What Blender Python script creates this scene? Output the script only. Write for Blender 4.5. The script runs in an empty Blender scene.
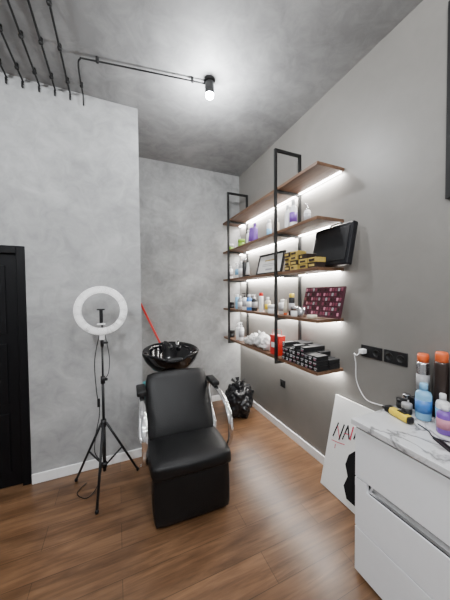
import bpy, bmesh, math, random
from mathutils import Vector, Matrix, Euler, noise
random.seed(7)
D=bpy.data
# ---------------------------------------------------------------- materials
def _new(name):
    m=D.materials.new(name); m.use_nodes=True
    nt=m.node_tree; b=nt.nodes['Principled BSDF']; return m,nt,b
def mat(name,col,rough=.5,metal=0,emit=0,ecol=None,var=.06,scale=30,bump=0,trans=0,coat=0,spec=.5):
    m,nt,b=_new(name); c=(*col,1)
    b.inputs['Roughness'].default_value=rough; b.inputs['Metallic'].default_value=metal
    b.inputs['Specular IOR Level'].default_value=spec
    if trans: b.inputs['Transmission Weight'].default_value=trans
    if coat: b.inputs['Coat Weight'].default_value=coat
    geo=nt.nodes.new('ShaderNodeTexCoord'); n=nt.nodes.new('ShaderNodeTexNoise')
    n.inputs['Scale'].default_value=scale; n.inputs['Detail'].default_value=4
    nt.links.new(geo.outputs['Object'],n.inputs['Vector'])
    r=nt.nodes.new('ShaderNodeValToRGB')
    r.color_ramp.elements[0].position=.3; r.color_ramp.elements[1].position=.7
    r.color_ramp.elements[0].color=(*[x*(1-var) for x in col],1)
    r.color_ramp.elements[1].color=(*[min(1,x*(1+var)) for x in col],1)
    nt.links.new(n.outputs['Fac'],r.inputs['Fac']); nt.links.new(r.outputs['Color'],b.inputs['Base Color'])
    if bump:
        bp=nt.nodes.new('ShaderNodeBump'); bp.inputs['Strength'].default_value=bump; bp.inputs['Distance'].default_value=.01
        nt.links.new(n.outputs['Fac'],bp.inputs['Height']); nt.links.new(bp.outputs['Normal'],b.inputs['Normal'])
    if emit:
        b.inputs['Emission Color'].default_value=(*(ecol or col),1); b.inputs['Emission Strength'].default_value=emit
    return m
def plaster(name,c1,c2,c3,scale=1.2,bump=.15,rough=.6,big=.6):
    m,nt,b=_new(name); L=nt.links.new
    tc=nt.nodes.new('ShaderNodeNewGeometry')
    n=nt.nodes.new('ShaderNodeTexNoise'); n.inputs['Scale'].default_value=scale; n.inputs['Detail'].default_value=9; n.inputs['Roughness'].default_value=.6; n.inputs['Distortion'].default_value=.8
    n2=nt.nodes.new('ShaderNodeTexNoise'); n2.inputs['Scale'].default_value=scale*5; n2.inputs['Detail'].default_value=9; n2.inputs['Roughness'].default_value=.65; n2.inputs['Distortion'].default_value=1.0
    L(tc.outputs['Position'],n.inputs['Vector']); L(tc.outputs['Position'],n2.inputs['Vector'])
    r=nt.nodes.new('ShaderNodeValToRGB'); e=r.color_ramp.elements
    e[0].position=.38; e[0].color=(*c1,1); e[1].position=.62; e[1].color=(*c3,1)
    k=e.new(.5); k.color=(*c2,1)
    mx=nt.nodes.new('ShaderNodeMath'); mx.operation='MULTIPLY_ADD'; mx.inputs[1].default_value=1-big
    ms=nt.nodes.new('ShaderNodeMath'); ms.operation='MULTIPLY'; ms.inputs[1].default_value=big
    L(n.outputs['Fac'],ms.inputs[0]); L(n2.outputs['Fac'],mx.inputs[0]); L(ms.outputs[0],mx.inputs[2])
    L(mx.outputs[0],r.inputs['Fac']); L(r.outputs['Color'],b.inputs['Base Color'])
    bp=nt.nodes.new('ShaderNodeBump'); bp.inputs['Strength'].default_value=bump; bp.inputs['Distance'].default_value=.01
    L(n2.outputs['Fac'],bp.inputs['Height']); L(bp.outputs['Normal'],b.inputs['Normal'])
    b.inputs['Roughness'].default_value=rough
    return m
def wood(name,ca,cb,planks=False,rough=.35,gs=(1.5,22,22)):
    m,nt,b=_new(name); L=nt.links.new
    tc=nt.nodes.new('ShaderNodeNewGeometry')
    mp=nt.nodes.new('ShaderNodeMapping'); mp.inputs['Scale'].default_value=gs
    L(tc.outputs['Position'],mp.inputs['Vector'])
    n=nt.nodes.new('ShaderNodeTexNoise'); n.inputs['Scale'].default_value=1; n.inputs['Detail'].default_value=8; n.inputs['Roughness'].default_value=.7; n.inputs['Distortion'].default_value=.8
    L(mp.outputs['Vector'],n.inputs['Vector'])
    r=nt.nodes.new('ShaderNodeValToRGB'); e=r.color_ramp.elements
    e[0].position=.32; e[0].color=(*ca,1); e[1].position=.68; e[1].color=(*cb,1)
    L(n.outputs['Fac'],r.inputs['Fac']); out=r.outputs['Color']
    b.inputs['Roughness'].default_value=rough
    if planks:
        br=nt.nodes.new('ShaderNodeTexBrick'); br.offset=.37; br.squash=1
        br.inputs['Scale'].default_value=1; br.inputs['Brick Width'].default_value=1.25; br.inputs['Row Height'].default_value=.185
        br.inputs['Mortar Size'].default_value=.0015; br.inputs['Mortar Smooth'].default_value=.1; br.inputs['Bias'].default_value=0
        br.inputs['Color1'].default_value=(.8,.8,.8,1); br.inputs['Color2'].default_value=(1.12,1.11,1.1,1); br.inputs['Mortar'].default_value=(.35,.35,.35,1)
        L(tc.outputs['Position'],br.inputs['Vector'])
        n2=nt.nodes.new('ShaderNodeTexNoise'); n2.inputs['Scale'].default_value=1; n2.inputs['Detail'].default_value=3
        mp2=nt.nodes.new('ShaderNodeMapping'); mp2.inputs['Scale'].default_value=(3,9,9); L(tc.outputs['Position'],mp2.inputs['Vector']); L(mp2.outputs['Vector'],n2.inputs['Vector'])
        r2=nt.nodes.new('ShaderNodeValToRGB'); r2.color_ramp.elements[0].position=.3; r2.color_ramp.elements[0].color=(.65,.6,.55,1); r2.color_ramp.elements[1].position=.6; r2.color_ramp.elements[1].color=(1.05,1.05,1.05,1)
        L(n2.outputs['Fac'],r2.inputs['Fac'])
        m1=nt.nodes.new('ShaderNodeMixRGB'); m1.blend_type='MULTIPLY'; m1.inputs[0].default_value=1
        m2=nt.nodes.new('ShaderNodeMixRGB'); m2.blend_type='MULTIPLY'; m2.inputs[0].default_value=1
        L(out,m1.inputs[1]); L(br.outputs['Color'],m1.inputs[2]); L(m1.outputs[0],m2.inputs[1]); L(r2.outputs['Color'],m2.inputs[2]); out=m2.outputs[0]
    L(out,b.inputs['Base Color'])
    return m
def marble(name):
    m,nt,b=_new(name); L=nt.links.new
    tc=nt.nodes.new('ShaderNodeNewGeometry')
    n=nt.nodes.new('ShaderNodeTexNoise'); n.inputs['Scale'].default_value=3.6; n.inputs['Detail'].default_value=9; n.inputs['Distortion'].default_value=1.6
    L(tc.outputs['Position'],n.inputs['Vector'])
    r=nt.nodes.new('ShaderNodeValToRGB'); e=r.color_ramp.elements
    e[0].position=.3; e[0].color=(.62,.62,.63,1); e[1].position=.7; e[1].color=(.66,.66,.66,1)
    for p,c in ((.44,.68),(.475,.45),(.5,.20),(.525,.42),(.57,.70)):
        k=e.new(p); k.color=(c,c,c*1.01,1)
    L(n.outputs['Fac'],r.inputs['Fac']); L(r.outputs['Color'],b.inputs['Base Color']); b.inputs['Roughness'].default_value=.18
    return m

M={}
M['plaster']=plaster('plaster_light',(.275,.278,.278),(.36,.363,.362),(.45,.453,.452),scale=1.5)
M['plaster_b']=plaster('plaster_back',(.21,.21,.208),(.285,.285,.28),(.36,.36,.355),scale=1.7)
M['ceil']=plaster('concrete_ceiling',(.245,.247,.247),(.325,.327,.327),(.41,.412,.412),scale=1.3)
M['rwall']=plaster('painted_wall',(.185,.176,.162),(.20,.19,.175),(.215,.205,.188),scale=.8,bump=.04,rough=.42)
M['floor']=wood('laminate_floor',(.092,.046,.022),(.225,.120,.060),planks=True,rough=.31)
M['shelf']=wood('shelf_wood',(.085,.040,.020),(.19,.10,.055),gs=(25,2,25),rough=.5)
M['marble']=marble('marble_top')
M['white']=mat('white_lacquer',(.88,.89,.91),.22,var=.01)
M['base']=mat('baseboard_white',(.9,.9,.9),.4,var=.03)
M['black']=mat('black_metal',(.010,.010,.010),.5,spec=.3)
M['door']=mat('black_door_paint',(.003,.003,.004),.5,spec=.2)
M['leather']=mat('black_leather',(.005,.005,.0055),.40,scale=160,bump=.2,spec=.32)
M['gloss']=mat('black_ceramic',(.004,.004,.005),.1)
M['chrome']=mat('chrome',(.85,.85,.86),.08,metal=1,var=.01)
M['plast']=mat('black_plastic',(.010,.010,.011),.4,spec=.35)
M['bag']=mat('black_bin_liner',(.008,.008,.009),.28,spec=.4)
M['led']=mat('led_strip',(1,1,1),.5,emit=45,ecol=(1,.98,.95))
M['lamp']=mat('lamp_lens',(1,1,1),.5,emit=200,ecol=(.95,.97,1))
M['ring']=mat('ring_diffuser',(.9,.9,.9),.5,emit=.65,ecol=(1,1,1))
M['red']=mat('red_plastic',(.55,.02,.015),.35)
M['teal']=mat('teal_plastic',(.03,.22,.25),.4)
M['wh']=mat('white_plastic',(.8,.8,.8),.35)
M['purple']=mat('purple_plastic',(.18,.07,.38),.35)
M['blue']=mat('blue_plastic',(.05,.2,.55),.3)
M['lblue']=mat('pale_blue_plastic',(.22,.48,.72),.2)
M['green']=mat('green_plastic',(.25,.45,.05),.35)
M['gold']=mat('gold_card',(.48,.34,.08),.4,var=.2)
M['yellow']=mat('yellow_plastic',(.85,.62,.03),.3)
M['orange']=mat('orange_plastic',(.75,.13,.03),.35)
M['silver']=mat('silver_metal',(.6,.6,.62),.25,metal=1)
M['brown']=mat('dark_bronze_can',(.05,.035,.03),.3,metal=.5)
M['pink']=mat('pink_plastic',(.55,.22,.30),.4)
M['dpink']=mat('dark_pink_hair_sample',(.22,.045,.08),.5)
M['maroon']=mat('maroon_card',(.06,.010,.02),.4)
M['towel']=mat('towel_cloth',(.75,.74,.72),.9,scale=90,bump=.6)
M['paper']=mat('paper_white',(.78,.77,.74),.7)
M['canvas']=mat('canvas_white',(.80,.80,.78),.8,scale=200,bump=.1)
M['ink']=mat('black_ink',(.008,.008,.009),.7,spec=.2)
M['redink']=mat('red_ink',(.55,.04,.09),.6)
M['cream']=mat('cream_plastic',(.65,.58,.45),.4)
M['grey']=mat('grey_label',(.35,.35,.36),.5)
M['mirror']=mat('mirror_glass',(.9,.9,.9),.02,metal=1,var=0)
M['screen']=mat('glossy_black_panel',(.006,.006,.008),.3,spec=.3)

# ---------------------------------------------------------------- builder
class B:
    def __init__(s,name): s.n=name; s.bm=bmesh.new(); s.m=[]
    def _add(s,t,mt,Mx=None,smooth=False):
        if mt not in s.m: s.m.append(mt)
        i=s.m.index(mt)
        if Mx is not None: bmesh.ops.transform(t,matrix=Mx,verts=t.verts)
        bmesh.ops.recalc_face_normals(t,faces=t.faces)
        for f in t.faces: f.material_index=i; f.smooth=smooth
        me=D.meshes.new('t'); t.to_mesh(me); t.free(); s.bm.from_mesh(me); D.meshes.remove(me); return s
    def box(s,c,sz,mt,rot=(0,0,0),bev=0,seg=2,smooth=None):
        t=bmesh.new(); bmesh.ops.create_cube(t,size=1)
        bmesh.ops.scale(t,vec=sz,verts=t.verts)
        if bev: bmesh.ops.bevel(t,geom=t.edges[:],offset=bev,segments=seg,affect='EDGES',profile=.5)
        return s._add(t,mt,Matrix.Translation(c)@Euler(rot).to_matrix().to_4x4(),bev>0.012 if smooth is None else smooth)
    def b2(s,a,b,mt,bev=0):
        return s.box([(a[i]+b[i])/2 for i in range(3)],[abs(b[i]-a[i]) for i in range(3)],mt,bev=bev)
    def cushion(s,c,sz,mt,rot=(0,0,0),bev=.03,puff=.02,n=8):
        t=bmesh.new(); bmesh.ops.create_cube(t,size=1)
        bmesh.ops.subdivide_edges(t,edges=t.edges[:],cuts=n,use_grid_fill=True)
        h=Vector(sz)/2
        for v in t.verts:
            p=Vector((v.co.x*sz[0],v.co.y*sz[1],v.co.z*sz[2]))
            q=Vector([max(-(h[i]-bev),min(h[i]-bev,p[i])) for i in range(3)])
            d=p-q
            if d.length>1e-6: p=q+d.normalized()*bev
            u=[p[i]/h[i] for i in range(3)]
            for i in range(3):
                j,k=(i+1)%3,(i+2)%3
                p[i]+=math.copysign(1,u[i])*puff*abs(u[i])**4*(1-u[j]**2)*(1-u[k]**2) if abs(u[i])>.3 else 0
            v.co=p
        return s._add(t,mt,Matrix.Translation(c)@Euler(rot).to_matrix().to_4x4(),True)
    def lathe(s,prof,c,mt,seg=28,rot=(0,0,0),sc=(1,1,1),fn=None,smooth=True):
        t=bmesh.new(); rings=[]
        for r,z in prof:
            if r<1e-5: rings.append([t.verts.new((0,0,z))])
            else: rings.append([t.verts.new((r*math.cos(2*math.pi*k/seg),r*math.sin(2*math.pi*k/seg),z)) for k in range(seg)])
        for a,b in zip(rings,rings[1:]):
            for k in range(seg):
                k2=(k+1)%seg
                if len(a)==1 and len(b)==1: continue
                if len(a)==1: t.faces.new((a[0],b[k],b[k2]))
                elif len(b)==1: t.faces.new((a[k],a[k2],b[0]))
                else: t.faces.new((a[k],a[k2],b[k2],b[k]))
        if fn:
            for v in t.verts: v.co=fn(v.co)
        return s._add(t,mt,Matrix.Translation(c)@Euler(rot).to_matrix().to_4x4()@Matrix.Diagonal((*sc,1)),smooth)
    def cyl(s,a,b,r,mt,r2=None,seg=20):
        a=Vector(a); b=Vector(b); d=b-a; r2=r if r2 is None else r2
        t=bmesh.new(); bmesh.ops.create_cone(t,cap_ends=True,segments=seg,radius1=r,radius2=r2,depth=d.length)
        q=Vector((0,0,1)).rotation_difference(d.normalized()).to_matrix().to_4x4()
        s._add(t,mt,Matrix.Translation((a+b)/2)@q,True)
        return s
    def tube(s,pts,r,mt,seg=10,sub=6,flat=1,closed=False):
        P=[Vector(p) for p in pts]; n=len(P)
        if sub>1 and n>2:
            Q=[]
            rng=range(n if closed else n-1)
            for i in rng:
                p0=P[(i-1)%n] if (closed or i>0) else P[0]; p1=P[i]; p2=P[(i+1)%n]; p3=P[(i+2)%n] if (closed or i+2<n) else P[-1]
                for k in range(sub):
                    u=k/sub
                    Q.append(.5*((2*p1)+(p2-p0)*u+(2*p0-5*p1+4*p2-p3)*u*u+(3*p1-p0-3*p2+p3)*u**3))
            if not closed: Q.append(P[-1])
            P=Q
        t=bmesh.new(); rings=[]; N=len(P); up=None
        for i in range(N):
            if closed: d=P[(i+1)%N]-P[i-1]
            else: d=P[min(i+1,N-1)]-P[max(i-1,0)]
            d.normalize()
            if up is None:
                up=Vector((1,0,0)) if abs(d.x)<.8 else Vector((0,0,1))
            x=(up-d*up.dot(d)).normalized(); y=d.cross(x); up=x
            rings.append([t.verts.new(P[i]+x*r*flat*math.cos(2*math.pi*k/seg)+y*r*math.sin(2*math.pi*k/seg)) for k in range(seg)])
        for i in range(N if closed else N-1):
            a=rings[i]; b=rings[(i+1)%N]
            for k in range(seg): t.faces.new((a[k],a[(k+1)%seg],b[(k+1)%seg],b[k]))
        if not closed: t.faces.new(rings[0]); t.faces.new(rings[-1])
        return s._add(t,mt,None,True)
    def poly(s,pts,ext,mt):
        t=bmesh.new(); e=Vector(ext)
        a=[t.verts.new(p) for p in pts]; b=[t.verts.new(Vector(p)+e) for p in pts]
        t.faces.new(a); t.faces.new(b[::-1]); n=len(a)
        for k in range(n): t.faces.new((a[k],a[(k+1)%n],b[(k+1)%n],b[k]))
        return s._add(t,mt)
    def blob(s,c,sz,mt,amp=.1,fr=3,seed=0,sub=4,floor=None):
        t=bmesh.new(); bmesh.ops.create_icosphere(t,subdivisions=sub,radius=1)
        for v in t.verts:
            p=v.co.copy(); q=p*fr+Vector((seed,seed*2,0))
            k=1+amp*noise.noise(q)+amp*.6*abs(noise.noise(q*2.3))*2-amp*.3
            v.co=Vector((p.x*sz[0]*k,p.y*sz[1]*k,p.z*sz[2]*k))
            if floor is not None and v.co.z<floor: v.co.z=floor
        return s._add(t,mt,Matrix.Translation(c),True)
    def done(s,loc=(0,0,0),rot=(0,0,0)):
        me=D.meshes.new(s.n); s.bm.to_mesh(me); s.bm.free()
        for m in s.m: me.materials.append(M[m])
        o=D.objects.new(s.n,me); bpy.context.scene.collection.objects.link(o)
        o.location=loc; o.rotation_euler=rot; return o

# ---------------------------------------------------------------- room
RX=1.736; BY=3.43; LY=2.555; LX=.216; CZ=3.36; WX=-2.6; SY=-2.4
B('floor').b2((WX-.1,SY-.1,-.1),(RX+.1,BY+.1,0),'floor').done()
B('ceiling').b2((WX-.1,SY-.1,CZ),(RX+.1,BY+.1,CZ+.1),'ceil').done()
B('wall_right').b2((RX,SY-.1,0),(RX+.1,BY+.1,CZ),'rwall').done()
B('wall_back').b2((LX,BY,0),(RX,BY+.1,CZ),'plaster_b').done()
B('wall_left').b2((-.688,LY,0),(LX,BY+.1,CZ),'plaster').done()
B('wall_left_lintel').b2((-1.58,LY,2.0),(-.688,LY+.3,CZ),'plaster').done()
B('wall_left_side').b2((WX,LY,0),(-1.58,LY+.3,CZ),'plaster').done()
B('wall_far_left').b2((WX-.1,SY-.1,0),(WX,LY+.3,CZ),'plaster').done()
B('wall_rear').b2((WX,SY-.1,0),(RX,SY,CZ),'plaster').done()
def bb(name,a,b):
    B(name).b2(a,b,'base',bev=.004).done()
bb('baseboard_left',(-.686,LY-.014,0),(LX+.014,LY,.085))
bb('baseboard_recess',(LX,LY,0),(LX+.014,BY,.085))
bb('baseboard_back',(LX+.014,BY-.014,0),(RX,BY,.085))
bb('baseboard_right',(RX-.014,1.03,0),(RX,BY-.014,.085))
# door
d=B('door_1')
x0,x1,zt=-1.578,-.690,1.998
d.b2((x0,LY-.0,0),(x0+.06,LY+.12,zt),'door',.004)
d.b2((x1-.06,LY-.0,0),(x1,LY+.12,zt),'door',.004)
d.b2((x0+.06,LY-.0,zt-.06),(x1-.06,LY+.12,zt),'door',.004)
d.b2((x0+.06,LY+.03,.006),(x1-.06,LY+.07,zt-.06),'door')
for (a,b_) in ((.12,.62),(.70,1.2),(1.28,1.84)):
    for xa,xb in ((x0+.14,(x0+x1)/2-.04),((x0+x1)/2+.04,x1-.14)):
        d.b2((xa,LY+.02,a),(xb,LY+.032,b_),'door',.005)
d.cyl((x0+.11,LY+.03,1.0),(x0+.11,LY-.03,1.0),.012,'chrome'); d.cyl((x0+.10,LY-.03,1.0),(x0+.22,LY-.03,1.0),.01,'chrome')
d.done()

# ---------------------------------------------------------------- ceiling wiring
w=B('ceiling_conduit_wiring'); zc=CZ-.03
for x in (-.335,-.445,-.555,-.665,-.77):
    w.tube([(x,-.6,zc),(x,LY-.04,zc),(x,LY-.025,zc-.02),(x,LY-.02,zc-.06)],.007,'black',sub=3)
    y=LY-.14
    while y>-.5:
        w.cyl((x,y,CZ-.001),(x,y,CZ-.018),.012,'black'); w.lathe([(0,-.016),(.012,-.012),(.015,0),(.012,.012),(0,.016)],(x,y,zc),'black',seg=12); y-=.30
w.tube([(-.235,LY-.02,zc-.08),(-.235,LY-.03,zc-.01),(-.235,LY-.08,zc),(-.235,2.24,zc),(-.215,2.15,zc),(-.15,2.13,zc),(.3,2.06,zc),(.70,2.0,zc)],.006,'black',sub=5)
for p in ((-.235,2.42),(-.1,2.122),(.6,2.015)):
    w.cyl((*p,CZ-.001),(*p,CZ-.018),.011,'black'); w.lathe([(0,-.014),(.011,-.01),(.013,0),(.011,.01),(0,.014)],(*p,zc),'black',seg=12)
w.done()
def spot_and_fill(x,y,power):
    s=B('ceiling_spot_and_fill')
    s.cyl((0,0,0),(0,0,-.018),.045,'black'); s.cyl((0,0,-.018),(0,0,-.03),.012,'black')
    s.lathe([(0,-.03),(.036,-.03),(.038,-.035),(.038,-.118),(.036,-.122),(.034,-.122),(.033,-.116),(0,-.116)],(0,0,0),'black')
    s.lathe([(0,-.118),(.033,-.118),(.033,-.130),(.030,-.142),(.018,-.152),(0,-.156)],(0,0,0),'lamp')
    s.done((x,y,CZ))
    l=D.lights.new('spot_and_fill_bulb','POINT'); l.energy=power; l.shadow_soft_size=.04; l.color=(.95,.975,1)
    o=D.objects.new('spot_and_fill_bulb',l); o.location=(x,y,CZ-.24); bpy.context.scene.collection.objects.link(o)
spot_and_fill(.735,1.98,44)
spot_and_fill(.5,.1,60); spot_and_fill(-1.1,.5,108); spot_and_fill(-.9,-1.2,68); spot_and_fill(.72,-1.4,50)  # unseen fill lamps added overhead and behind the camera to brighten room and cabinet

# ---------------------------------------------------------------- shelf unit
FX=1.445; Y0=1.518; Y1=3.40; SZ=[2.62,2.20,1.80,1.38,.96]; TH=.026
s=B('shelving_unit')
for z in SZ:
    s.b2((FX,Y0,z-TH),(RX-.001,Y1,z),'shelf',.002)
    s.b2((RX-.030,Y0+.02,z-TH-.006),(RX-.012,Y1-.02,z-TH),'led')
for fy in (2.05,3.17):
    fz0,fz1=.90,2.985; q=.024
    s.b2((FX-q-.002,fy-q/2,fz0),(FX-.002,fy+q/2,fz1),'black')
    s.b2((RX-q-.001,fy-q/2,fz0),(RX-.001,fy+q/2,fz1),'black')
    s.b2((FX-.002,fy-q/2,fz1-q),(RX-q,fy+q/2,fz1),'black')
    s.b2((FX-.002,fy-q/2,fz0),(RX-q,fy+q/2,fz0+q),'black')
    for z in SZ[:-1]: s.b2((FX-.002,fy-q/2,z-TH-q),(RX-q,fy+q/2,z-TH-.0005),'black')
s.done()
for z in SZ:
    l=D.lights.new('led_light','AREA'); l.shape='RECTANGLE'; l.size=.02; l.size_y=Y1-Y0-.05; l.energy=20; l.color=(1,.975,.94)
    o=D.objects.new('led_light',l); o.location=(RX-.03,(Y0+Y1)/2,z-TH-.01); o.rotation_euler=(0,math.radians(-20),0)
    bpy.context.scene.collection.objects.link(o)

# ---------------------------------------------------------------- bottles
def bottle(name,x,y,z,h,r,body,cap,label=None,kind='round'):
    b=B(name)
    if kind=='round':
        b.lathe([(0,0),(r*.92,0),(r,h*.03),(r,h*.68),(r*.85,h*.76),(r*.4,h*.8),(r*.4,h*.84),(0,h*.84)],(0,0,0),body)
        b.lathe([(0,h*.82),(r*.5,h*.82),(r*.5,h*.98),(r*.42,h),(0,h)],(0,0,0),cap)
    elif kind=='can':
        b.lathe([(0,0),(r*.95,0),(r,h*.02),(r,h*.78),(r*.9,h*.82),(0,h*.82)],(0,0,0),body)
        b.lathe([(0,h*.80),(r*.88,h*.80),(r*.88,h*.96),(r*.75,h),(0,h)],(0,0,0),cap)
    elif kind=='pump':
        b.lathe([(0,0),(r*.92,0),(r,h*.03),(r,h*.62),(r*.8,h*.7),(r*.35,h*.73),(r*.35,h*.76),(0,h*.76)],(0,0,0),body)
        b.lathe([(0,h*.74),(r*.42,h*.74),(r*.42,h*.82),(r*.14,h*.83),(r*.14,h*.94),(0,h*.94)],(0,0,0),cap)
        b.box((-r*.45,0,h*.96),(r*1.5,r*.4,h*.05),cap,bev=.002)
    elif kind=='tube':
        b.lathe([(0,0),(r*.8,0),(r*.8,h*.15),(0,h*.15)],(0,0,0),cap)
        def f(v):
            k=(v.z-h*.15)/(h*.85); return Vector((v.x*(1-.9*k),v.y,v.z))
        b.lathe([(0,h*.15),(r,h*.15),(r,h*.5),(r,h),(0,h)],(0,0,0),body,fn=f)
    elif kind=='jar':
        b.lathe([(0,0),(r*.95,0),(r,h*.05),(r,h*.6),(0,h*.6)],(0,0,0),body)
        b.lathe([(0,h*.58),(r*1.04,h*.58),(r*1.04,h*.95),(r*.98,h),(0,h)],(0,0,0),cap)
    if label: b.lathe([(r*1.0,h*.2),(r*1.015,h*.2),(r*1.015,h*.55),(r*1.0,h*.55)],(0,0,0),label)
    return b.done((x,y,z+.001))
Z=SZ[1]
for a in [('shampoo_bottle',1.53,1.91,.26,.035,'wh','wh','purple','round'),('shampoo_bottle',1.53,1.99,.24,.03,'wh','wh',None,'round'),
          ('conditioner_bottle',1.6,1.80,.2,.03,'wh','silver','grey','pump'),('hair_oil_bottle',1.55,2.2,.17,.026,'cream','wh',None,'round'),
          ('shampoo_bottle',1.53,2.62,.23,.036,'purple','purple',None,'round'),('conditioner_bottle',1.53,2.72,.2,.034,'purple','wh',None,'tube'),
          ('hairspray_can',1.6,2.42,.22,.028,'wh','wh','lblue','can'),('hair_mask_jar',1.52,2.95,.10,.045,'green','green',None,'jar'),
          ('hair_mask_jar',1.52,3.28,.10,.04,'green','wh',None,'jar'),('hair_cream_tube',1.55,3.07,.16,.03,'wh','green',None,'tube'),('shampoo_bottle',1.56,2.83,.2,.03,'wh','wh',None,'round')]:
    bottle(a[0],a[1],a[2],Z,*a[3:])
Z=SZ[2]
for a in [('shampoo_bottle',1.52,3.30,.19,.034,'wh','wh','grey','round'),('shampoo_bottle',1.52,3.07,.22,.034,'wh','wh','lblue','pump'),
          ('shampoo_bottle',1.52,2.97,.22,.034,'grey','wh','wh','round'),('hairspray_can',1.52,2.87,.24,.028,'plast','silver',None,'can'),('hair_cream_tube',1.52,2.78,.18,.03,'wh','plast',None,'tube'),
          ('hairspray_can',1.66,2.1,.2,.028,'plast','plast','cream','can')]:
    bottle(a[0],a[1],a[2],Z,*a[3:])
f=B('framed_certificate')
fw,fh=.46,.25
f.b2((-.006,-fw/2+.02,.02),(.004,fw/2-.02,fh-.02),'paper')
for a,b_ in (((-.012,-fw/2,0),(.008,fw/2,.024)),((-.012,-fw/2,fh-.024),(.008,fw/2,fh)),((-.012,-fw/2,0),(.008,-fw/2+.024,fh)),((-.012,fw/2-.024,0),(.008,fw/2,fh))): f.b2(a,b_,'plast',.002)
f.b2((-.0075,-.1,.16),(-.006,.1,.175),'gold'); f.b2((-.0075,-.13,.12),(-.006,.13,.126),'grey'); f.b2((-.0075,-.13,.10),(-.006,.13,.106),'grey'); f.b2((-.0075,-.06,.05),(-.006,.06,.07),'grey')
f.done((1.57,2.40,Z+.004),(0,math.radians(14),math.radians(4)))
b=B('hair_appliance_case')
b.box((0,0,.17),(.05,.40,.34),'screen',bev=.01); b.box((-.028,0,.17),(.006,.34,.27),'plast',bev=.002)
b.tube([(0,-.06,.338),(0,-.055,.36),(0,.055,.36),(0,.06,.338)],.007,'plast',sub=3)
b.done((1.61,1.555,Z+.008),(0,math.radians(12),0))
g=B('gold_product_boxes')
y=1.535
for k,(dx,wy) in enumerate([(0,.10),(.005,.11),(-.005,.10),(.0,.09)]):
    nb=[2,3,4,4][k]
    for j in range(nb):
        g.box((1.505+dx+random.uniform(-.006,.006),y+wy/2,Z+.001+.02+j*.042),(.10,wy-.006,.04),'brown' if (j+k)%3==0 else 'gold',rot=(0,0,random.uniform(-.06,.06)),bev=.002)
        g.box((1.505+dx-.054,y+wy/2,Z+.02+j*.042),(.003,wy*.6,.018),'gold' if (j+k)%3==0 else 'brown')
    y+=wy+.005
g.done()
Z=SZ[3]
p=B('hair_colour_swatch_book')
for sgn in (-1,1):
    cy=sgn*.112
    p.box((0,cy,.13),(.018,.218,.265),'maroon',bev=.002)
    for i in range(7):
        for j in range(6):
            p.box((-.0115,cy-.087+i*.029,.030+j*.041),(.006,.017,.026),['dpink','brown','dpink','maroon','grey','pink','dpink'][(i*5+j*3+sgn*2)%7],bev=.002)
p.done((1.60,1.655,Z+.009),(0,math.radians(14),0))
m=B('metal_mug')
m.lathe([(0,0),(.034,0),(.038,.004),(.038,.085),(.035,.085),(.034,.006),(0,.006)],(0,0,0),'silver')
m.tube([(.036,0,.07),(.058,0,.068),(.06,0,.03),(.037,0,.018)],.005,'silver'); m.done((1.50,1.76,Z+.001),(0,0,math.radians(-120)))
t=B('tape_roll'); t.lathe([(.02,0),(.04,0),(.04,.03),(.02,.03),(.02,0)],(0,0,0),'cream'); t.done((1.49,1.62,Z+.001))
for a in [('hairspray_can',1.55,1.96,.21,.028,'plast','yellow','grey','can'),('hair_cream_tube',1.51,2.005,.15,.022,'cream','orange',None,'tube'),
          ('shampoo_bottle',1.56,2.12,.15,.04,'wh','wh','grey','round'),('hair_mask_jar',1.52,2.24,.09,.05,'wh','wh',None,'jar'),('hair_mask_jar',1.51,1.86,.09,.04,'wh','silver',None,'jar'),
          ('shampoo_bottle',1.54,2.36,.17,.034,'cream','wh','yellow','round'),('hairspray_can',1.52,2.47,.22,.026,'wh','red',None,'can'),
          ('shampoo_bottle',1.52,2.62,.2,.036,'plast','wh','grey','pump'),('shampoo_bottle',1.52,2.75,.2,.036,'blue','wh','wh','round'),
          ('spray_bottle',1.52,2.87,.22,.034,'wh','plast','grey','pump'),('shampoo_bottle',1.52,3.0,.18,.034,'grey','wh','wh','round'),
          ('hair_mask_jar',1.52,3.28,.09,.045,'plast','plast',None,'jar'),('hairspray_can',1.52,3.09,.2,.026,'lblue','wh',None,'can')]:
    bottle(a[0],a[1],a[2],Z,*a[3:])
Z=SZ[4]
g=B('hair_dye_boxes')
for i in range(9):
    for row,xo in enumerate((0,.125)):
        nj=random.choice([3,4]) if i>2 else random.choice([2,3])
        for j in range(nj):
            yy=1.545+i*.052
            dx=random.uniform(-.008,.008)
            g.box((1.515+xo+dx,yy,Z+.022+j*.0415),(.118,.045,.039),'plast',bev=.002,rot=(0,0,random.uniform(-.03,.03)))
            if row==0:
                g.box((1.4545+dx,yy,Z+.026+j*.0415),(.003,.032,.009),'grey')
                g.box((1.4525+dx,yy,Z+.013+j*.0415),(.002,.020,.006),['grey','dpink','pink','wh'][(i+j)%4])
g.done()
r=B('red_gift_bag')
r.poly([(-.045,-.07,0),(-.045,.07,0),(-.04,.078,.20),(-.04,-.078,.20)],(.08,0,0),'red')
r.box((-.046,0,.1),(.004,.09,.05),'wh',rot=(0,math.radians(1.4),0))
r.tube([(-.03,-.04,.19),(-.03,-.035,.25),(-.03,.035,.25),(-.03,.04,.19)],.003,'red',sub=4)
r.tube([(.02,-.04,.19),(.02,-.035,.25),(.02,.035,.25),(.02,.04,.19)],.003,'red',sub=4)
r.done((1.52,2.15,Z+.001))
t=B('white_towels')
for k,(yy,hh) in enumerate([(2.37,.12),(2.50,.15),(2.66,.12),(2.78,.08)]):
    t.blob((1.55,yy,Z+hh*.5+.001),(.085,.085,hh*.62),'towel',amp=.35,fr=2.5,seed=k*3.1,floor=-hh*.5+.001,sub=4)
t.done()
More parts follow.
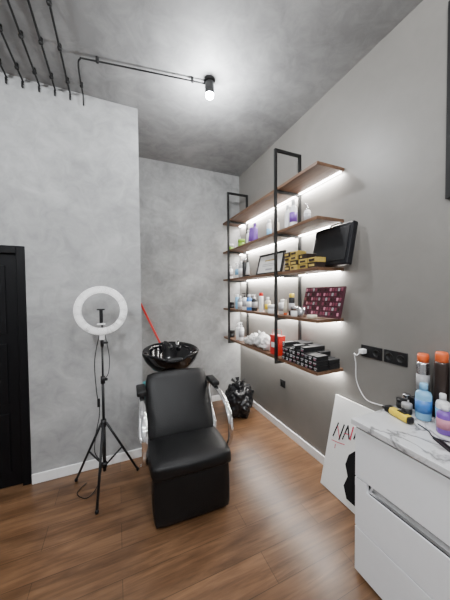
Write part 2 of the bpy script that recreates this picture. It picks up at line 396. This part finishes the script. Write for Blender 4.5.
for a in [('shampoo_bottle',1.52,2.97,.25,.036,'wh','wh','grey','pump'),('shampoo_bottle',1.52,3.06,.22,.034,'wh','wh',None,'round'),
          ('hair_mask_jar',1.52,3.29,.1,.05,'plast','plast',None,'jar')]:
    bottle(a[0],a[1],a[2],Z,*a[3:])

# ---------------------------------------------------------------- salon chair
c=B('shampoo_chair')
c.box((0,.36,.17),(.44,.44,.33),'leather',bev=.02)
c.cushion((0,.07,.195),(.54,.13,.365),'leather',rot=(math.radians(-3),0,0),bev=.028,puff=.014)
c.cushion((0,.24,.385),(.57,.50,.11),'leather',rot=(math.radians(-2),0,0),bev=.030,puff=.016)
c.tube([(-.26,.0,.36),(.26,.0,.36)],.006,'leather',sub=1)
th=math.radians(-31); L_=.57
c.cushion((0,.38+math.sin(-th)*L_/2,.375+math.cos(th)*L_/2),(.54,.11,L_),'leather',rot=(th,0,0),bev=.036,puff=.018)
for sx in (-1,1):
    X=.320*sx
    c.tube([(X,.62,.75),(X,.47,.75),(X,.27,.73),(X,.15,.67),(X,.10,.58),(X,.11,.46),(X,.18,.36),(X,.32,.28),(sx*.20,.36,.26)],.010,'chrome',flat=2.2,sub=8,seg=14)
    c.tube([(X,.62,.75),(X,.66,.71),(X,.62,.54),(X,.50,.36),(sx*.2,.44,.28)],.010,'chrome',flat=2.0,sub=6,seg=12)
    c.box((X,.54,.78),(.075,.20,.045),'leather',bev=.014,seg=3)
c.box((0,.36,.015),(.46,.52,.03),'plast',bev=.006)
c.done((.475,1.665,0),(0,0,math.radians(-2)))

# basin
s=B('wash_basin')
prof=[(0,0),(.12,0),(.19,.035),(.25,.11),(.278,.18),(.285,.20),(.278,.212),(.262,.21),(.245,.19),(.20,.08),(.12,.035),(.03,.03),(0,.03)]
def nf(v):
    v=Vector(v); a=math.atan2(v.x,-v.y)
    k=math.exp(-(a/.42)**2)
    if v.z>.1: v.z-=k*.055*(v.z-.1)/.11
    if v.y>0: v.y*=1.12; v.z+=v.y*.12*(v.z/.2)
    return v
s.lathe(prof,(0,0,.785),'gloss',seg=56,sc=(1.05,.93,1),fn=nf)
s.lathe([(0,.814),(.022,.814),(.022,.820),(0,.820)],(0,0,0),'chrome')
s.b2((-.12,-.08,0),(.12,.17,.81),'plast',.03)
s.b2((-.16,-.12,0),(.16,.24,.04),'plast',.01)
s.cyl((.10,.20,.965),(.10,.20,1.045),.018,'chrome'); s.cyl((.10,.20,1.035),(.10,.13,1.075),.008,'chrome')
s.tube([(-.05,.20,.965),(-.05,.20,1.045),(-.03,.14,1.06),(0,.06,1.03)],.011,'plast'); s.cyl((0,.06,1.03),(.01,.02,1.005),.02,'plast')
s.box((0,-.238,.95),(.16,.05,.035),'plast',bev=.015)
s.done((.52,2.66,0),(0,0,math.radians(-3)))

# mop
s=B('red_mop')
a=Vector((.27,3.405,1.50)); b_=Vector((.90,3.22,.06))
s.tube([a,b_],.013,'red',sub=1)
s.box(b_-Vector((0,0,.015)),(.26,.09,.03),'red',bev=.006)
for k in range(13):
    s.cyl((b_.x-.12+k*.02,b_.y+random.uniform(-.03,.03),.035),(b_.x-.12+k*.02,b_.y+random.uniform(-.05,.03),.006),.011,'towel')
s.done()
s=B('teal_bucket')
s.lathe([(0,.0),(.10,0),(.105,.005),(.13,.50),(.14,.505),(.14,.52),(.125,.52),(.10,.01),(0,.01)],(0,0,0),'teal')
s.tube([(-.13,0,.50),(-.1,-.1,.43),(0,-.145,.40),(.1,-.1,.43),(.13,0,.50)],.005,'silver')
s.done((.38,3.10,0))
# trash bag
s=B('trash_bag')
s.blob((0,0,.19),(.19,.19,.21),'bag',amp=.24,fr=1.8,seed=4.2,sub=5,floor=-.188)
s.blob((0,-.01,.39),(.06,.06,.05),'bag',amp=.3,fr=3,seed=1)
for k in range(5):
    an=k*1.26
    s.poly([(0.02*math.cos(an),.02*math.sin(an),.40),(.09*math.cos(an-.3),.09*math.sin(an-.3),.46),(.10*math.cos(an+.3),.10*math.sin(an+.3),.45)],(0,0,.006),'bag')
s.done((1.45,2.93,0))

# ---------------------------------------------------------------- ring light
s=B('ring_light')
R=.172; r_=.027
cz=1.465
s.lathe([(R-r_,-.008),(R-r_+.004,-.014),(R+r_-.004,-.014),(R+r_,-.008),(R+r_,.0),(R-r_,.0),(R-r_,-.008)],(0,0,cz),'ring',seg=72,rot=(math.radians(-90),0,0),sc=(1,1,-1))
s.lathe([(R-r_-.002,.0),(R+r_+.002,.0),(R+r_+.002,.012),(R+r_-.006,.022),(R-r_+.006,.022),(R-r_-.002,.012),(R-r_-.002,0)],(0,0,cz),'wh',seg=72,rot=(math.radians(-90),0,0))
s.box((0,.02,cz-R-r_-.02),(.04,.03,.05),'wh',bev=.006)
s.cyl((0,.02,cz-R-r_-.03),(0,.02,cz-R-r_-.10),.013,'plast'); s.box((.02,.02,cz-R-r_-.07),(.05,.018,.018),'plast',bev=.004)
s.tube([(0,.02,cz-R-r_-.02),(0,.045,cz-R+.02),(0,.03,cz-.10),(0,.005,cz-.05)],.006,'plast')
s.box((0,-.003,cz-.05),(.026,.016,.12),'plast',bev=.004); s.box((0,-.013,cz+.01),(.06,.03,.012),'plast',bev=.004); s.box((0,-.013,cz-.11),(.06,.03,.012),'wh',bev=.004)
s.cyl((0,.02,cz-R-r_-.09),(0,0.012,.86),.008,'plast'); s.cyl((0,.012,.90),(0,0,.45),.011,'plast'); s.cyl((0,0,.50),(0,0,.13),.014,'plast')
s.cyl((0,.012,.92),(0,.011,.86),.018,'plast'); s.box((.022,.011,.89),(.03,.012,.022),'plast',bev=.003)
s.cyl((0,0,.56),(0,0,.50),.021,'plast'); s.cyl((0,0,.20),(0,0,.16),.02,'plast')
for ang in (math.radians(150),math.radians(20),math.radians(-95)):
    dx,dy=math.cos(ang),math.sin(ang)
    s.tube([(dx*.02,dy*.02,.53),(dx*.275,dy*.275,.014)],.010,'plast',sub=1,seg=8)
    s.tube([(dx*.018,dy*.018,.18),(dx*.145,dy*.145,.275)],.007,'plast',sub=1,seg=8)
    s.lathe([(0,-.012),(.012,-.01),(.014,.006),(.008,.016),(0,.016)],(dx*.275,dy*.275,.013),'plast',seg=12)
s.tube([(-.02,.03,cz-R-r_),(-.06,.03,1.05),(-.05,.02,.8),(-.03,.02,.62),(-.06,.02,.45),(-.07,.0,.3),(-.02,-.02,.2),(-.05,-.06,.05),(-.12,-.1,.006),(-.2,-.02,.006),(-.15,.08,.006)],.0035,'plast',seg=6)
s.tube([(.02,.03,cz-R-r_),(.05,.03,1.08),(.045,.02,.95),(.02,.015,.90)],.003,'plast',seg=6)
s.box((-.035,.015,.70),(.022,.012,.07),'plast',bev=.003)
s.done((-.12,2.28,0),(0,0,math.radians(-4)))

# ---------------------------------------------------------------- cabinet
CXX=1.22; CY=.985
c=B('drawer_cabinet')
c.b2((CXX+.045,-.40,.0),(RX-.016,CY,.855),'white')
c.b2((CXX+.0195,CY-.018,.0),(CXX+.046,CY,.855),'white')
c.b2((CXX+.040,-.39,.002),(CXX+.0455,CY-.018,.85),'black')
zz=[(.02,.272),(.280,.555),(.563,.838)]
GA,GB=.22,CY-.07
for k,(z0,z1) in enumerate(zz):
    c.b2((CXX,-.40,z0),(CXX+.019,.15,z1),'white',.002)
    if k==1:   # wide finger-grip scooped into the upper edge of the middle drawer
        c.b2((CXX,.16,z0),(CXX+.019,CY,z1-.045),'white',.002)
        c.b2((CXX,.16,z1-.046),(CXX+.019,GA,z1),'white'); c.b2((CXX,GB,z1-.046),(CXX+.019,CY,z1),'white')
        P=[(CXX+.002,z1-.046)]+[(CXX+.004+.030*math.sin(q*math.pi/10),z1-.046+.046*(1-math.cos(q*math.pi/10))) for q in range(1,6)]
        for (xa,za),(xb,zb) in zip(P,P[1:]): c.poly([(xa,GA,za),(xb,GA,zb),(xb+.003,GA,zb-.001),(xa+.003,GA,za-.003)],(0,GB-GA,0),'chrome')
    else: c.b2((CXX,.16,z0),(CXX+.019,CY,z1),'white',.002)
c.done()
B('marble_countertop').b2((CXX-.018,-.42,.8555),(RX-.001,CY+.015,.886),'marble',.003).done()
# leaning poster
p=B('leaning_canvas_poster')
p.box((0,0,.37),(.022,.50,.74),'canvas',bev=.003)
xf=-.0125
def stroke(pts,w,m_):
    for (y0,z0),(y1,z1) in zip(pts,pts[1:]):
        d=Vector((0,y1-y0,z1-z0)); d.normalize(); n=Vector((0,-d.z,d.y))*w/2
        A=Vector((xf,y0,z0)); C=Vector((xf,y1,z1)); A-=d*w*.3; C+=d*w*.3
        p.poly([A+n,C+n,C-n,A-n],(.002,0,0),m_)
for (pts,w,m_) in [
  ([(.205,.41),(.175,.53)],.011,'ink'),([(.175,.50),(.14,.42)],.008,'redink'),([(.145,.41),(.12,.54)],.011,'ink'),
  ([(.115,.43),(.085,.55),(.06,.46)],.011,'ink'),([(.105,.48),(.07,.49)],.008,'redink'),([(.05,.46),(.04,.56)],.011,'redink'),
  ([(.02,.48),(-.0,.58),(-.03,.5)],.011,'ink'),([(-.05,.5),(-.07,.6)],.011,'redink'),
  ([(.21,.375),(.15,.385),(.09,.40)],.006,'redink'),([(.17,.36),(.17,.33)],.006,'redink')]:
    stroke(pts,w,m_)
sil=[(.0,.03),(.04,.10),(.02,.18),(.055,.25),(.04,.33),(-.01,.39),(-.07,.41),(-.14,.39),(-.19,.32),(-.18,.24),(-.21,.12),(-.20,.03)]
p.poly([(xf,y,z+.02) for y,z in sil],(.002,0,0),'ink')
p.poly([(xf-.0012,y,z+.02) for y,z in [(-.07,.2),(-.04,.27),(-.06,.33),(-.09,.35),(-.13,.31),(-.13,.25),(-.10,.19)]],(.001,0,0),'canvas')
p.done((1.545,1.32,.004),(0,math.radians(13.3),0))

# counter items
CT=.886
o=B('product_organizer_tray'); o.b2((1.632,.60,CT+.001),(1.722,.945,CT+.07),'plast',.004); o.done()
bottle('hairspray_can',1.678,.895,CT+.07,.27,.033,'silver','orange','grey','can')
bottle('hairspray_can',1.675,.80,CT+.07,.30,.034,'brown','orange',None,'can')
bottle('hairspray_can',1.675,.73,CT+.07,.25,.028,'grey','grey',None,'can')
bottle('hairspray_can',1.675,.66,CT+.07,.28,.030,'wh','silver','pink','can')
bottle('spray_bottle',1.565,.83,CT,.20,.038,'lblue','lblue','blue','round')
bottle('shampoo_bottle',1.575,.745,CT,.17,.030,'wh','wh','lblue','round')
bottle('hand_cream_bottle',1.50,.70,CT,.14,.033,'purple','wh','pink','round')
bottle('hair_wax_jar',1.595,.965,CT,.055,.028,'plast','plast',None,'jar')
bottle('hair_wax_jar',1.545,.905,CT,.06,.026,'plast','grey',None,'jar')
bottle('hair_wax_jar',1.66,.975,CT,.07,.022,'wh','silver',None,'jar')
h=B('hair_clipper')
h.box((0,0,.022),(.045,.13,.040),'yellow',bev=.014,seg=3); h.box((0,.075,.022),(.042,.04,.034),'plast',bev=.006); h.box((0,.10,.024),(.044,.016,.008),'silver')
h.box((0,-.01,.043),(.02,.05,.006),'plast',bev=.002); h.box((0,-.06,.022),(.04,.025,.036),'plast',bev=.01)
h.done((1.445,.88,CT+.001),(0,0,math.radians(-14)))
h=B('hair_comb'); h.box((0,0,.004),(.012,.17,.006),'plast',bev=.002)
for k in range(22): h.box((.014,-.08+k*.0075,.004),(.022,.003,.004),'plast')
h.done((1.35,.62,CT+.001),(0,0,math.radians(-30)))
h=B('power_cable'); h.tube([(1.46,.80,CT+.008),(1.44,.74,CT+.005),(1.40,.69,CT+.005),(1.45,.60,CT+.005),(1.5,.5,CT+.005),(1.55,.45,CT+.005)],.003,'plast'); h.done()

# outlets
def outlet(yc,zc_,w_,h_,n):
    o=B('wall_outlet'); o.box((0,0,0),(.010,w_,h_),'plast',bev=.003)
    for k in range(n):
        yy=(k-(n-1)/2)*w_/n
        o.lathe([(0,0),(.026,0),(.026,.004),(.022,.004),(.021,.001),(0,.001)],(-.0055,yy,0),'black',rot=(0,math.radians(-90),0))
        o.cyl((-.004,yy-.009,0),(-.0075,yy-.009,0),.003,'plast'); o.cyl((-.004,yy+.009,0),(-.0075,yy+.009,0),.003,'plast')
    return o.done((RX-.006,yc,zc_))
outlet(1.265,1.15,.165,.09,2); outlet(1.09,1.15,.155,.09,2); outlet(2.35,.555,.085,.085,1)
h=B('phone_charger'); h.box((1.702,1.315,1.15),(.05,.035,.035),'wh',bev=.006)
h.tube([(1.68,1.315,1.15),(1.655,1.33,1.12),(1.69,1.38,1.12),(1.715,1.385,1.04),(1.715,1.38,.92),(1.71,1.34,.84),(1.70,1.27,.79),(1.70,1.15,.80)],.0035,'wh',seg=8); h.done()
# mirror
m=B('wall_mirror'); m.b2((RX-.025,-.35,2.12),(RX-.002,.815,3.2),'black',.003); m.b2((RX-.028,-.32,2.15),(RX-.0255,.78,3.17),'mirror'); m.done()

# ---------------------------------------------------------------- world, camera
wd=D.worlds.new('World'); bpy.context.scene.world=wd; wd.use_nodes=True
wd.node_tree.nodes['Background'].inputs[0].default_value=(.6,.65,.7,1); wd.node_tree.nodes['Background'].inputs[1].default_value=.3
cd=D.cameras.new('Camera'); cam=D.objects.new('Camera',cd); bpy.context.scene.collection.objects.link(cam)
cd.sensor_width=36; cd.lens=15; cd.clip_start=.02
R_=Matrix.Rotation(math.radians(-23.4),4,'Z')@Matrix.Rotation(math.radians(88.4),4,'X')@Matrix.Rotation(math.radians(-.5),4,'Z')
cam.matrix_world=Matrix.Translation((0,0,1.6))@R_
bpy.context.scene.camera=cam
